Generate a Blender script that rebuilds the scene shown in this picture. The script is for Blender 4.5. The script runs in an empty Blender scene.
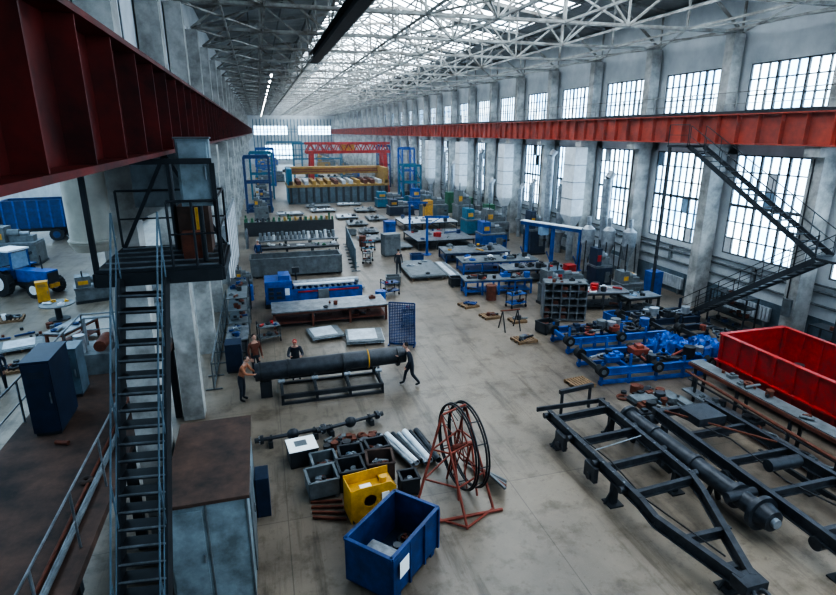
import bpy, math, random
from mathutils import Vector, Matrix
R=random.Random(7)
PSI=math.radians(15.66); PIT=math.radians(16.75); F=550.0; H=9.3
def mat(name,col,rough=.6,metal=0.,var=.0,scale=3.,col2=None,bump=0.,emit=0.,seams=0):
    m=bpy.data.materials.new(name); m.use_nodes=True; nt=m.node_tree; p=nt.nodes['Principled BSDF']; L=nt.links
    p.inputs['Base Color'].default_value=(*col,1); p.inputs['Roughness'].default_value=rough; p.inputs['Metallic'].default_value=metal
    if emit: p.inputs['Emission Color'].default_value=(*col,1); p.inputs['Emission Strength'].default_value=emit
    if var or col2:
        tc=nt.nodes.new('ShaderNodeTexCoord'); n=nt.nodes.new('ShaderNodeTexNoise'); n.inputs['Scale'].default_value=scale; n.inputs['Detail'].default_value=8; n.inputs['Roughness'].default_value=.65
        L.new(tc.outputs['Object'],n.inputs['Vector'])
        r=nt.nodes.new('ShaderNodeValToRGB'); r.color_ramp.elements[0].position=.35; r.color_ramp.elements[1].position=.66
        c2=col2 or tuple(c*(1-var) for c in col)
        r.color_ramp.elements[0].color=(*c2,1); r.color_ramp.elements[1].color=(*col,1)
        L.new(n.outputs['Fac'],r.inputs['Fac']); out=r.outputs['Color']
        if seams:
            b=nt.nodes.new('ShaderNodeTexBrick'); b.offset=0; b.inputs['Scale'].default_value=1; b.inputs['Brick Width'].default_value=seams; b.inputs['Row Height'].default_value=seams; b.inputs['Mortar Size'].default_value=.012
            b.inputs['Color1'].default_value=(1,1,1,1); b.inputs['Color2'].default_value=(.9,.9,.9,1); b.inputs['Mortar'].default_value=(.6,.6,.6,1)
            L.new(tc.outputs['Object'],b.inputs['Vector'])
            x=nt.nodes.new('ShaderNodeMix'); x.data_type='RGBA'; x.blend_type='MULTIPLY'; x.inputs[0].default_value=1
            L.new(out,x.inputs[6]); L.new(b.outputs['Color'],x.inputs[7]); out=x.outputs[2]
            for sc,lo,p0,p1,st in ((1.1,(.58,.55,.51,1),.34,.5,(1,1,1)),(6,(.66,.64,.61,1),.3,.42,(1,1,1)),(.9,(.6,.58,.55,1),.36,.47,(2.2,.18,1))):
                mp=nt.nodes.new('ShaderNodeMapping'); mp.inputs['Scale'].default_value=st; L.new(tc.outputs['Object'],mp.inputs['Vector'])
                n2=nt.nodes.new('ShaderNodeTexNoise'); n2.inputs['Scale'].default_value=sc; n2.inputs['Detail'].default_value=10; n2.inputs['Roughness'].default_value=.7; L.new(mp.outputs[0],n2.inputs['Vector'])
                r2=nt.nodes.new('ShaderNodeValToRGB'); r2.color_ramp.elements[0].position=p0; r2.color_ramp.elements[1].position=p1; r2.color_ramp.elements[0].color=lo; r2.color_ramp.elements[1].color=(1,1,1,1)
                L.new(n2.outputs['Fac'],r2.inputs['Fac'])
                y=nt.nodes.new('ShaderNodeMix'); y.data_type='RGBA'; y.blend_type='MULTIPLY'; y.inputs[0].default_value=1
                L.new(out,y.inputs[6]); L.new(r2.outputs['Color'],y.inputs[7]); out=y.outputs[2]
        L.new(out,p.inputs['Base Color'])
        if emit: L.new(out,p.inputs['Emission Color'])
        if bump:
            b=nt.nodes.new('ShaderNodeBump'); b.inputs['Strength'].default_value=bump; L.new(n.outputs['Fac'],b.inputs['Height']); L.new(b.outputs['Normal'],p.inputs['Normal'])
    return m
M={}
def mk(k,*a,**kw): M[k]=mat(k,*a,**kw)
mk('glass',(.74,.9,1),.3,emit=4.8,col2=(.27,.52,.8),scale=.55)
mk('sky',(.9,.95,1),.3,emit=5.0,col2=(.6,.76,.9),scale=.3)
mk('floor',(.265,.213,.16),.36,col2=(.155,.125,.096),scale=.2,seams=6,bump=.02)
mk('wall',(.6,.62,.63),.8,col2=(.42,.45,.47),scale=.5)
mk('wallw',(.72,.75,.78),.8,var=.2,scale=.8)
mk('conc',(.52,.51,.49),.8,col2=(.24,.235,.22),scale=1.3)
mk('roof',(.32,.34,.34),.8,var=.35,scale=.5)
mk('truss',(.42,.43,.41),.6,col2=(.15,.13,.11),scale=1.2)
mk('trussd',(.1,.11,.11),.6,var=.4)
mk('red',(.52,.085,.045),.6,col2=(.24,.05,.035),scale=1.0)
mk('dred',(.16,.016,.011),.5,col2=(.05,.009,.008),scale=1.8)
mk('dark',(.03,.034,.04),.5,var=.4)
mk('mull',(.09,.1,.11),.5)
mk('frame',(.055,.06,.07),.4,metal=.15,col2=(.022,.024,.03),scale=4)
mk('black',(.01,.01,.012),.4)
mk('rubber',(.013,.013,.014),.8)
mk('blue',(.01,.055,.2),.4,var=.5)
mk('bblue',(.01,.11,.45),.35,var=.5)
mk('dblue',(.012,.03,.07),.5,var=.4)
mk('teal',(.02,.17,.28),.5,var=.4)
mk('lblue',(.3,.45,.6),.5,var=.3)
mk('yellow',(.72,.38,.03),.45,var=.4)
mk('ochre',(.42,.25,.05),.6,var=.4)
mk('green',(.04,.17,.08),.5,var=.4)
mk('rust',(.19,.055,.027),.7,var=.5,scale=5)
mk('redox',(.32,.065,.035),.6,var=.5,scale=4)
mk('brown',(.13,.07,.048),.8,col2=(.035,.026,.023),scale=1.2,bump=.1)
mk('galv',(.4,.43,.46),.4,metal=.4,var=.45)
mk('steel',(.26,.28,.3),.4,metal=.4,var=.55)
mk('pale',(.52,.56,.6),.45,var=.35)
mk('duct',(.62,.58,.5),.55,var=.3,scale=1.5)
mk('gray',(.17,.19,.2),.5,var=.45)
mk('bluegray',(.13,.19,.235),.45,var=.55,scale=1.5)
mk('booth',(.3,.37,.41),.5,col2=(.14,.17,.18),scale=1.8)
mk('white',(.75,.77,.79),.5,var=.2)
mk('paper',(.88,.88,.86),.7)
mk('wood',(.27,.165,.085),.8,var=.5,scale=6)
mk('bred',(.55,.022,.014),.45,var=.5)
mk('skin',(.5,.28,.2),.6)
mk('hair',(.03,.02,.015),.8)
mk('orange',(.36,.14,.07),.7)
mk('jacket',(.03,.035,.05),.8)
mk('pants',(.02,.025,.035),.8)
mk('lamp',(1,1,1),.3,emit=12)
mk('tarp',(.015,.13,.55),.25,var=.6,scale=2)
class B:
    def __init__(s,name,loc=(0,0,0),rz=0.): s.n=name; s.loc=loc; s.rz=rz; s.v=[]; s.f=[]; s.mi=[]; s.m=[]; s.sm=[]
    def add(s,vs,fs,m,smooth=False):
        if m not in s.m: s.m.append(m)
        o=len(s.v); s.v+=[tuple(v) for v in vs]; s.f+=[tuple(o+i for i in f) for f in fs]; s.mi+=[s.m.index(m)]*len(fs); s.sm+=[smooth]*len(fs)
    def box(s,x0,x1,y0,y1,z0,z1,m):
        s.add([(x0,y0,z0),(x1,y0,z0),(x1,y1,z0),(x0,y1,z0),(x0,y0,z1),(x1,y0,z1),(x1,y1,z1),(x0,y1,z1)],[(0,3,2,1),(4,5,6,7),(0,1,5,4),(1,2,6,5),(2,3,7,6),(3,0,4,7)],m)
    def bar(s,p,q,w,h,m,up=(0,0,1)):
        p=Vector(p);q=Vector(q);d=(q-p).normalized();u=Vector(up)
        if abs(d.dot(u))>.98:u=Vector((1,0,0))
        r=d.cross(u).normalized()*w/2;u=r.cross(d).normalized()*h/2
        s.add([p-r-u,p+r-u,p+r+u,p-r+u,q-r-u,q+r-u,q+r+u,q-r+u],[(0,1,2,3),(4,7,6,5),(0,4,5,1),(1,5,6,2),(2,6,7,3),(3,7,4,0)],m)
    def cyl(s,p,q,r,m,n=14,r2=None,hole=0):
        p=Vector(p);q=Vector(q);d=(q-p).normalized();u=Vector((0,0,1)) if abs(d.z)<.9 else Vector((1,0,0))
        a=d.cross(u).normalized();b=d.cross(a); r2=r if r2 is None else r2
        c=[(math.cos(6.2832*i/n),math.sin(6.2832*i/n)) for i in range(n)]
        vs=[p+(a*x+b*y)*r for x,y in c]+[q+(a*x+b*y)*r2 for x,y in c]
        s.add(vs,[(i,(i+1)%n,n+(i+1)%n,n+i) for i in range(n)],m,True)
        if hole:
            h=1-hole
            vs=[p+(a*x+b*y)*r for x,y in c]+[p+(a*x+b*y)*r*h for x,y in c]+[q+(a*x+b*y)*r2 for x,y in c]+[q+(a*x+b*y)*r2*h for x,y in c]
            fs=[]
            for i in range(n):
                j=(i+1)%n; fs+=[(i,j,n+j,n+i),(2*n+i,3*n+i,3*n+j,2*n+j),(n+i,n+j,3*n+j,3*n+i)]
            s.add(vs,fs,m)
        else: s.add(vs,[tuple(range(n)),tuple(range(n,2*n))],m)
    def tube(s,pts,r,m,n=8):
        for a,b in zip(pts,pts[1:]): s.cyl(a,b,r,m,n)
    def torus(s,c,ax,Rr,r,m,n=28,k=8,a0=0,a1=6.2832):
        c=Vector(c);d=Vector(ax).normalized();u=Vector((0,0,1)) if abs(d.z)<.9 else Vector((1,0,0)); a=d.cross(u).normalized();b=d.cross(a)
        vs=[];fs=[]
        for i in range(n+1):
            t=a0+(a1-a0)*i/n; e=a*math.cos(t)+b*math.sin(t)
            for j in range(k):
                w=6.2832*j/k; vs.append(c+e*(Rr+r*math.cos(w))+d*r*math.sin(w))
        for i in range(n):
            for j in range(k): fs.append((i*k+j,i*k+(j+1)%k,(i+1)*k+(j+1)%k,(i+1)*k+j))
        s.add(vs,fs,m,True)
    def ball(s,c,r,m,n=12,k=8):
        vs=[];fs=[]
        for i in range(k+1):
            t=math.pi*i/k
            for j in range(n):
                w=6.2832*j/n; vs.append((c[0]+r[0]*math.sin(t)*math.cos(w),c[1]+r[1]*math.sin(t)*math.sin(w),c[2]+r[2]*math.cos(t)))
        for i in range(k):
            for j in range(n): fs.append((i*n+j,i*n+(j+1)%n,(i+1)*n+(j+1)%n,(i+1)*n+j))
        s.add(vs,fs,m,True)
    def bin(s,x0,x1,y0,y1,z0,z1,m,t=.03,rim=.05,ins=None):
        ins=ins or m
        s.box(x0,x1,y0,y1,z0,z0+t,ins)
        s.box(x0,x0+t,y0,y1,z0,z1,m); s.box(x1-t,x1,y0,y1,z0,z1,m); s.box(x0,x1,y0,y0+t,z0,z1,m); s.box(x0,x1,y1-t,y1,z0,z1,m)
        for (a,b,c,d) in ((x0-rim/2,x0+rim,y0,y1),(x1-rim,x1+rim/2,y0,y1),(x0,x1,y0-rim/2,y0+rim),(x0,x1,y1-rim,y1+rim/2)): s.box(a,b,c,d,z1-.03,z1+.02,m)
    def ibeam(s,p,q,w,h,m):
        s.bar(p,q,.03,h,m); o=Vector((0,0,h/2)); s.bar(Vector(p)+o,Vector(q)+o,w,.035,m); s.bar(Vector(p)-o,Vector(q)-o,w,.035,m)
    def rail(s,pts,h,m,r=.022,step=1.2):
        for a,b in zip(pts,pts[1:]):
            a=Vector(a);b=Vector(b);n=max(1,int((b-a).length/step)); U=Vector((0,0,h))
            s.cyl(a+U,b+U,r,m,6); s.cyl(a+U*.5,b+U*.5,r*.7,m,6)
            for i in range(n+1):
                c=a.lerp(b,i/n); s.cyl(c,c+U,r,m,6)
    def junk(s,x0,x1,y0,y1,z,n,mats,sz=.3):
        for i in range(n):
            x=R.uniform(x0,x1);y=R.uniform(y0,y1);m=R.choice(mats);a=R.uniform(.3,1)*sz;k=R.random()
            if k<.35: s.cyl((x,y,z),(x,y,z+a*.6),a*.35,m,10)
            elif k<.6:
                t=R.uniform(0,3.14); s.cyl((x-a*math.cos(t),y-a*math.sin(t)*.6,z+.06),(x+a*math.cos(t),y+a*math.sin(t)*.6,z+.06),.05,m,8)
            elif k<.8: s.torus((x,y,z+.05),(0,0,1),a*.4,.05,m,14,6)
            else:
                s.box(x-a*.5,x+a*.5,y-a*.35,y+a*.35,z,z+a*.35,m); s.box(x-a*.2,x+a*.2,y-a*.2,y+a*.2,z+a*.35,z+a*.55,m)
    def done(s,bev=0):
        me=bpy.data.meshes.new(s.n); me.from_pydata(s.v,[],s.f)
        for m in s.m: me.materials.append(M[m])
        me.polygons.foreach_set('material_index',s.mi); me.polygons.foreach_set('use_smooth',s.sm); me.update()
        o=bpy.data.objects.new(s.n,me); o.location=s.loc; o.rotation_euler=(0,0,s.rz); bpy.context.collection.objects.link(o)
        if bev:
            b=o.modifiers.new('b','BEVEL'); b.width=bev; b.segments=2; b.limit_method='ANGLE'
        return o
Y1=178
YC=[.3+6*k for k in range(0,30)]
# ---------------- SHELL
b=B('floor'); b.box(-27,24,-6,Y1,-.3,0,'floor'); b.done()
b=B('wall_right')
b.box(23.6,24,-6,Y1,0,3.1,'wall'); b.box(23.6,24,-6,Y1,8.2,10.3,'wall'); b.box(23.6,24,-6,Y1,12.5,16.0,'wall')
for y in YC: b.box(23.6,24,y-.7,y+.7,3.1,12.5,'wall')
b.box(23.57,23.6,-6,Y1,0,1.3,'bluegray')
b.done()
def window(name,x,y0,y1,z0,z1,nx,nz,side=1):
    b=B(name)
    b.add([(x+.12*side,y0,z0),(x+.12*side,y1,z0),(x+.12*side,y1,z1),(x+.12*side,y0,z1)],[(0,1,2,3)],'glass')
    for i in range(nx+1):
        y=y0+(y1-y0)*i/nx; w=.06 if i%3==0 else .028
        b.box(min(x,x+.1*side),max(x,x+.1*side),y-w,y+w,z0,z1,'mull')
    for i in range(nz+1):
        z=z0+(z1-z0)*i/nz; w=.07 if i in(0,nz) or i*2==nz else .028
        b.box(min(x,x+.1*side),max(x,x+.1*side),y0,y1,z-w,z+w,'mull')
    if side>0 and z1<9:
        for j in range(3):
            i=R.randrange(nx);q=R.randrange(nz); a=y0+(y1-y0)*i/nx;c=z0+(z1-z0)*q/nz; b.box(x+.02,x+.05,a,a+(y1-y0)/nx,c,c+(z1-z0)/nz,R.choice(['lblue','gray','white']))
    b.done()
k=1
for y in [-5.7]+YC[:-1]:
    window('window_%d'%k,23.62,y+.7,y+5.3,3.1,8.2,9,6); k+=1
    window('window_%d'%k,23.62,y+.7,y+5.3,10.3,12.5,9,3); k+=1
for i,y in enumerate(YC):
    b=B('concrete_column')
    b.box(22.5,23.4,y-.3,y+.3,0,8.7,'conc'); b.box(22.1,23.4,y-.36,y+.36,8.3,8.7,'conc'); b.box(22.75,23.4,y-.28,y+.28,8.75,13.9,'conc')
    if 1<i<14 and i%2: b.box(22.36,22.5,y-.2,y+.2,1.3,2.1,'gray'); b.cyl((22.46,y+.1,2.1),(22.46,y+.1,8.2),.03,'dark',6)
    b.done()
    if y>10:
        b=B('concrete_column')
        b.box(-3.1,-2.45,y-.3,y+.3,0,8.0,'conc'); b.box(-3.1,-1.2,y-.34,y+.34,8.15,8.93,'conc'); b.add([(-3.1,y-.34,7.6),(-2.45,y-.34,7.6),(-1.2,y-.34,8.15),(-3.1,y-.34,8.15),(-3.1,y+.34,7.6),(-2.45,y+.34,7.6),(-1.2,y+.34,8.15),(-3.1,y+.34,8.15)],[(0,1,2,3),(4,7,6,5),(0,4,5,1),(1,5,6,2),(3,2,6,7),(0,3,7,4)],'conc')
        b.box(-2.95,-2.35,y-.28,y+.28,8.93,13.9,'conc'); b.done()
    else:
        b=B('upper_column'); b.box(-2.95,-2.35,y-.28,y+.28,8.9,13.9,'conc'); b.done()
b=B('heating_pipes'); 
for z2,r in ((1.9,.06),(2.5,.07),(2.8,.05)): b.cyl((23.49,-5,z2),(23.49,Y1-1,z2),r,'gray',8)
for y in YC: b.box(23.44,23.56,y+2.9,y+3.1,1.9,2.8,'gray')
b.done()
for y in YC[1:14]:
    b=B('radiator',(23.45,y+3,0))
    for i in range(14): yy=-1.3+i*.2; b.box(-.08,.08,yy-.07,yy+.07,.35,1.05,'pale')
    b.cyl((0,-1.4,.42),(0,1.4,.42),.04,'pale',8); b.cyl((0,-1.4,.98),(0,1.4,.98),.04,'pale',8)
    for s in(-1,1): b.box(-.05,.05,s*1.1-.04,s*1.1+.04,0,.4,'gray')
    b.done()
def crane(name,x,z0,z1,m,y0,y1):
    b=B(name)
    b.box(x-.02,x+.02,y0,y1,z0,z1,m); b.box(x-.27,x+.27,y0,y1,z0-.03,z0+.03,m); b.box(x-.27,x+.27,y0,y1,z1-.03,z1+.03,m)
    b.box(x-.05,x+.05,y0,y1,z1+.03,z1+.16,'dark')
    y=y0
    while y<y1: b.box(x-.24,x+.24,y-.015,y+.015,z0,z1,m); y+=1.2
    return b
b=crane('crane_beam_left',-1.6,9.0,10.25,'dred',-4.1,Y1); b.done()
b=crane('crane_beam_right',22.2,8.76,10.1,'red',-4.1,Y1); b.rail([(22.6,-4,10.1),(22.6,Y1-1,10.1)],1.05,'truss',.025,1.5)
b.box(22.25,22.74,-4,Y1,10.08,10.12,'dark'); b.done()
# roof
zt=lambda x:16+1.8*(1-abs(x-10.4)/13)
b=B('roof_trusses')
for j,y in enumerate(YC):
    m='truss'
    for yy in (y-.12,y+.12): b.bar((-2.6,yy,14),(23.4,yy,14),.09,.12,m)
    b.bar((-2.6,y,16),(10.4,y,17.8),.2,.18,m); b.bar((10.4,y,17.8),(23.4,y,16),.2,.18,m)
    for i in range(8):
        xa=-2.6+i*3.25; xb=xa+3.25
        if i%2==0: b.bar((xa,y,14),(xb,y,zt(xb)),.13,.1,m)
        else: b.bar((xa,y,zt(xa)),(xb,y,14),.13,.1,m)
        b.bar((xb,y,14),(xb,y,zt(xb)),.09,.09,m)
        if j<len(YC)-1 and i in(0,7,3): 
            b.bar((xa,y,14),(xb,y+6,14),.07,.07,m); b.bar((xb,y,14),(xa,y+6,14),.07,.07,m)
    if j%2==0 and j<29:
        for x in (3.9,10.4,16.9): b.bar((x,y,14),(x,y+6,zt(x)),.08,.08,m); b.bar((x,y+6,14),(x,y,zt(x)),.08,.08,m)
for x in (-1,.65,3.9,7.15,10.4,13.6,16.9,20.2,22.3): b.bar((x,-5,14),(x,Y1,14),.08,.1,'truss')
for x in (0,2,4,8,13,17,19,21): b.bar((x,-5,zt(x)),(x,Y1,zt(x)),.08,.14,'trussd')
b.done()
b=B('ceiling')
for (xa,za,xb,zb) in ((-27,16.2,-3,16.2),(-3,16.15,5.5,17.35),(19.8,16.72,24,16.1)):
    b.add([(xa,-6,za),(xb,-6,zb),(xb,Y1,zb),(xa,Y1,za)],[(0,1,2,3)],'roof')
b.box(5.45,5.5,-6,Y1,17.3,18.05,'roof')
b.done()
YS=Y1-.1
b=B('skylight'); b.add([(5.5,-6,18.1),(10.4,-6,19.3),(15.3,-6,17.5),(19.8,-6,16.8),(5.5,YS,18.1),(10.4,YS,19.3),(15.3,YS,17.5),(19.8,YS,16.8)],[(0,1,5,4),(1,2,6,5),(2,3,7,6)],'sky')
y=-5.9
while y<YS:
    b.bar((5.5,y,18.05),(10.4,y,19.25),.1,.12,'trussd'); b.bar((10.4,y,19.25),(15.3,y,17.45),.1,.12,'trussd'); b.bar((15.3,y,17.45),(19.8,y,16.75),.1,.12,'trussd'); y+=1.5
for x,z in ((7.1,18.4),(8.8,18.8),(10.4,19.2),(12,18.6),(13.7,18.0),(15.3,17.4),(16.8,17.2),(18.3,17)): b.bar((x,-5.9,z),(x,YS,z),.1,.1,'trussd')
for j,y in enumerate(YC): 
    b.add([(15.3,y+.2,17.35),(19.8,y+.2,16.65),(19.8,y+2.6,16.65),(15.3,y+2.6,17.35)],[(0,1,2,3)],'roof')
b.done()
b=B('left_bay_skylight'); b.add([(-20,-5.9,16.15),(-12,-5.9,16.15),(-12,YS,16.15),(-20,YS,16.15)],[(0,1,2,3)],'glass'); b.done()
b=B('monorail_beam'); b.ibeam((3.7,-3,13.6),(3.7,37,13.6),.5,.5,'dark')
for y in YC[:7]: b.box(3.6,3.8,y-.1,y+.1,13.8,14,'dark')
b.done()
b=B('fluorescent_lamps')
for x in (1.5,):
    for y in YC[8:]: b.box(x-.05,x+.05,y+1,y+2.6,13.7,13.78,'lamp'); b.box(x-.1,x+.1,y+.9,y+2.7,13.78,13.86,'white'); b.cyl((x,y+1.2,13.86),(x,y+1.2,14),.01,'dark',6)
b.done()
b=B('wall_far'); b.box(-27,24,Y1,Y1+.4,0,19.5,'wall'); b.box(2,10,Y1-.05,Y1,1.5,5.5,'glass'); b.box(12,22,Y1-.05,Y1,8.5,11,'glass'); b.box(-1,9,Y1-.05,Y1,8.5,11,'glass')
for x in range(-1,23): b.box(x-.12,x+.12,Y1-.1,Y1-.05,1,13,'teal')
for z2 in (9.3,10.1,2.8,4.1): b.box(-1,22,Y1-.1,Y1-.05,z2-.08,z2+.08,'teal')
b.done()
b=B('wall_back'); b.box(-27,24,-6.4,-6,0,19.5,'wall'); b.box(2,22,-6,-5.95,9,13,'glass'); b.done()
b=B('wall_left'); b.box(-27.4,-27,-6,Y1,0,3,'wall'); b.box(-27.4,-27,-6,Y1,7,16.1,'wall')
for y in YC: b.box(-27.4,-27,y-.8,y+.8,3,7,'wall')
b.done()
for y in YC[3:20]:
    window('window_%d'%k,-27.02,y+.8,y+5.2,3,7,5,4,-1); k+=1
b=B('upper_wall_panels')
for y in YC[:-1]:
    b.box(-3.2,-3.0,y+.3,y+5.7,11.2,14.4,'wallw'); b.box(-3.2,-3.0,y-.3,y+.3,11.2,14.4,'wall')
    for yy in (2.1,3.9): b.box(-3.0,-2.97,y+yy-.04,y+yy+.04,11.2,14.4,'gray')
b.box(-3.22,-2.98,-5,Y1,14.3,16.1,'wall'); b.done()
# ---------------- RIGHT WALL FITTINGS
for y,w in ((36.3,1.5),(48.3,1.3),(60.3,1.5),(72.3,1.5)):
    b=B('ventilation_duct'); b.box(21.5,22.45,y-w/2,y+w/2,3.4,8.25,'white'); b.add([(21.5,y-w/2,3.4),(22.45,y-w/2,3.4),(22.45,y+w/2,3.4),(21.5,y+w/2,3.4),(21.8,y-.25,2.6),(22.3,y-.25,2.6),(22.3,y+.25,2.6),(21.8,y+.25,2.6)],[(0,1,5,4),(1,2,6,5),(2,3,7,6),(3,0,4,7)],'white')
    b.cyl((22.05,y,0),(22.05,y,2.7),.25,'galv')
    for z in (4.6,5.8,7): b.box(21.47,22.47,y-w/2-.03,y+w/2+.03,z,z+.06,'galv')
    b.done()
def vent_pipe(x,y,h,r):
    b=B('vent_pipe'); b.cyl((x,y,0),(x,y,h),r,'galv'); b.cyl((x,y,h),(x+.3,y,h+.4),r,'galv'); b.cyl((x,y,1.0),(x,y,1.7),r,'galv',14,r*2); b.torus((x,y,h*.6),(0,0,1),r,.04,'galv',16,6); b.done()
for y in (33,39,41,44,46.2,53,56,65,68): vent_pipe(22.6,y,R.uniform(3.5,7.5),R.uniform(.15,.28))
for x,y in ((20.2,31.1),(21.1,30.2),(22.0,29.3)):
    b=B('dust_collector',(x,y,0)); b.cyl((0,0,2.4),(0,0,3.3),.42,'galv',20); b.cyl((0,0,1.4),(0,0,2.4),.1,'galv',20,.42); b.cyl((0,0,.4),(0,0,1.4),.1,'galv'); b.cyl((0,0,3.3),(0,0,3.55),.42,'galv',20,.15); b.cyl((0,0,3.5),(0,0,4.1),.14,'galv'); b.cyl((0,0,0),(0,0,.5),.25,'gray')
    for s in(-1,1):
        for t in(-1,1): b.bar((s*.38,t*.38,0),(s*.3,t*.3,2.6),.05,.05,'dark')
    b.done()
# steel stairs at right
b=B('steel_staircase')
def flight(b,p,q,w,side,m='dark',mt='dark',rise=.22,rail=True,hr='dark',rr=.02,nose='steel'):
    p=Vector(p);q=Vector(q);side=Vector(side)*w/2
    for s in (-1,1):
        b.bar(p+side*s,q+side*s,.05,.22,m)
        if rail:
            U=Vector((0,0,1)); b.cyl(p+side*s+U,q+side*s+U,rr,hr,6); b.cyl(p+side*s+U*.5,q+side*s+U*.5,rr*.7,hr,6)
            n=max(2,int((q-p).length/1.2))
            for i in range(n+1):
                c=p.lerp(q,i/n)+side*s; b.cyl(c,c+U,rr*.9,hr,6)
    n=max(2,int(abs(q.z-p.z)/rise)); d=(q-p); d.z=0; d.normalize()
    for i in range(1,n+1):
        c=p.lerp(q,i/n); b.bar(c-side,c+side,.24,.035,mt)
        b.bar(c-side+d*.11+Vector((0,0,.02)),c+side+d*.11+Vector((0,0,.02)),.03,.02,nose)
flight(b,(21.2,23.8,8.6),(21.2,16.2,4.6),.9,(1,0,0))
b.box(20.6,22.0,14.6,16.2,4.5,4.6,'dark'); b.rail([(20.65,14.6,4.6),(21.9,14.6,4.6)],1,'dark')
flight(b,(21.0,16.0,4.5),(21.0,22.6,.05),.9,(1,0,0))
b.box(20.6,21.88,23.8,25.2,8.55,8.65,'dark'); b.rail([(20.65,23.8,8.65),(20.65,25.2,8.65)],1,'dark')
for x in (20.7,21.9): b.bar((x,14.7,0),(x,14.7,4.5),.12,.12,'dark')
b.bar((20.7,25.1,0),(20.7,25.1,8.6),.12,.12,'dark')
b.done()
# ---------------- BUILDERS
def workbench(name,x,y,w,d,h,top='steel',leg='dark',rz=0,n=2,junk=0,jm=('dark','gray','galv','blue'),jz=.35,shelf=True):
    b=B(name,(x,y,0),rz); b.box(-w/2,w/2,-d/2,d/2,h-.06,h,top); b.box(-w/2+.05,w/2-.05,-d/2+.05,d/2-.05,h-.16,h-.06,leg)
    for i in range(n):
        xx=-w/2+.1+(w-.2)*i/(n-1)
        for yy in (-d/2+.1,d/2-.1): b.box(xx-.05,xx+.05,yy-.05,yy+.05,0,h-.06,leg)
        b.bar((xx,-d/2+.1,.15),(xx,d/2-.1,.15),.06,.06,leg)
    if shelf:
        b.box(-w/2+.1,w/2-.1,-d/2+.12,d/2-.12,.2,.24,leg)
        b.junk(-w/2+.3,w/2-.3,-d/2+.3,d/2-.3,.24,int(w*2),['dark','gray','rust'],.3)
    if junk: b.junk(-w/2+.3,w/2-.3,-d/2+.25,d/2-.25,h,junk,list(jm),jz)
    b.done()
def cabinet(name,x,y,w,d,h,m,rz=0,doors=2,z=0):
    b=B(name,(x,y,z),rz); b.box(-w/2,w/2,-d/2,d/2,.08,h,m); b.box(-w/2-.02,w/2+.02,-d/2-.02,d/2+.02,h,h+.03,m)
    b.box(-w/2+.03,w/2-.03,-d/2+.03,d/2-.03,0,.08,'dark')
    for i in range(doors):
        x0=-w/2+w*i/doors+.02;x1=-w/2+w*(i+1)/doors-.02
        b.box(x0,x1,-d/2-.02,-d/2,.12,h-.04,m); b.box(x1-.07,x1-.04,-d/2-.05,-d/2-.02,h*.45,h*.6,'steel')
        for j in range(4): b.box(x0+.08,x1-.1,-d/2-.03,-d/2-.02,h*.8+j*.04,h*.8+j*.04+.015,'dark')
    b.done(.01)
def sheets(x,y,w,d,n,m,rz=0,z=.12,name='steel_sheet_stack'):
    b=B(name,(x,y,0),rz)
    for i in range(3): xx=-w/2+.2+(w-.4)*i/2; b.box(xx-.05,xx+.05,-d/2+.1,d/2-.1,0,z,'wood')
    for i in range(n):
        o=R.uniform(-.06,.06); b.box(-w/2+o,w/2+o,-d/2+o,d/2+o,z,z+.025,m if i%2==n%2 or n==1 else 'gray'); z+=.03
    o=.1; b.box(-w/2+o,w/2-.3,-d/2+.2,d/2-.1,z,z+.02,m)
    if w*d>4: b.junk(-w/2+.4,w/2-.4,-d/2+.4,d/2-.4,z+.02,5,['gray','dark','galv'],.5)
    b.done()
def pallet(x,y,w,d,rz=0,load=None,n=6):
    b=B('wooden_pallet',(x,y,0),rz)
    for i in range(3): yy=-d/2+.05+(d-.1)*i/2; b.box(-w/2,w/2,yy-.05,yy+.05,0,.1,'wood')
    for i in range(7): xx=-w/2+.06+(w-.12)*i/6; b.box(xx-.05,xx+.05,-d/2,d/2,.1,.125,'wood')
    if load: b.junk(-w/2+.25,w/2-.25,-d/2+.25,d/2-.25,.125,n,load,.5)
    b.done()
def rack(name,x,y,w,d,h,ns,m,rz=0,jm=('dark','gray','rust','blue'),nj=6):
    b=B(name,(x,y,0),rz)
    for sx in(-1,1):
        for sy in(-1,1): b.box(sx*w/2-.03,sx*w/2+.03,sy*d/2-.03,sy*d/2+.03,0,h,m)
    for i in range(ns):
        z=.15+(h-.2)*i/(ns-1); b.box(-w/2,w/2,-d/2,d/2,z,z+.04,m)
        if i<ns: b.junk(-w/2+.2,w/2-.2,-d/2+.15,d/2-.15,z+.04,nj,list(jm),.35)
    b.done()
def fence(name,p,q,h,m,cell=.12,z0=0,t=.014):
    b=B(name); p=Vector((*p,z0));q=Vector((*q,z0));U=Vector((0,0,1))
    b.bar(p+U*.05,q+U*.05,.05,.05,m); b.bar(p+U*h,q+U*h,.05,.05,m); L=(q-p).length; n=max(1,round(L/1.2))
    for i in range(n+1):
        c=p.lerp(q,i/n); b.bar(c,c+U*h,.05,.05,m); f=(q-p).normalized().cross(U)*.3; b.bar(c-f+U*.03,c+f+U*.03,.05,.05,m)
    n=int(L/cell)
    for i in range(n): c=p.lerp(q,i/n); b.bar(c,c+U*h,t,t,m)
    for i in range(int(h/cell)): b.bar(p+U*i*cell,q+U*i*cell,t,t,m)
    b.done()
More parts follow.
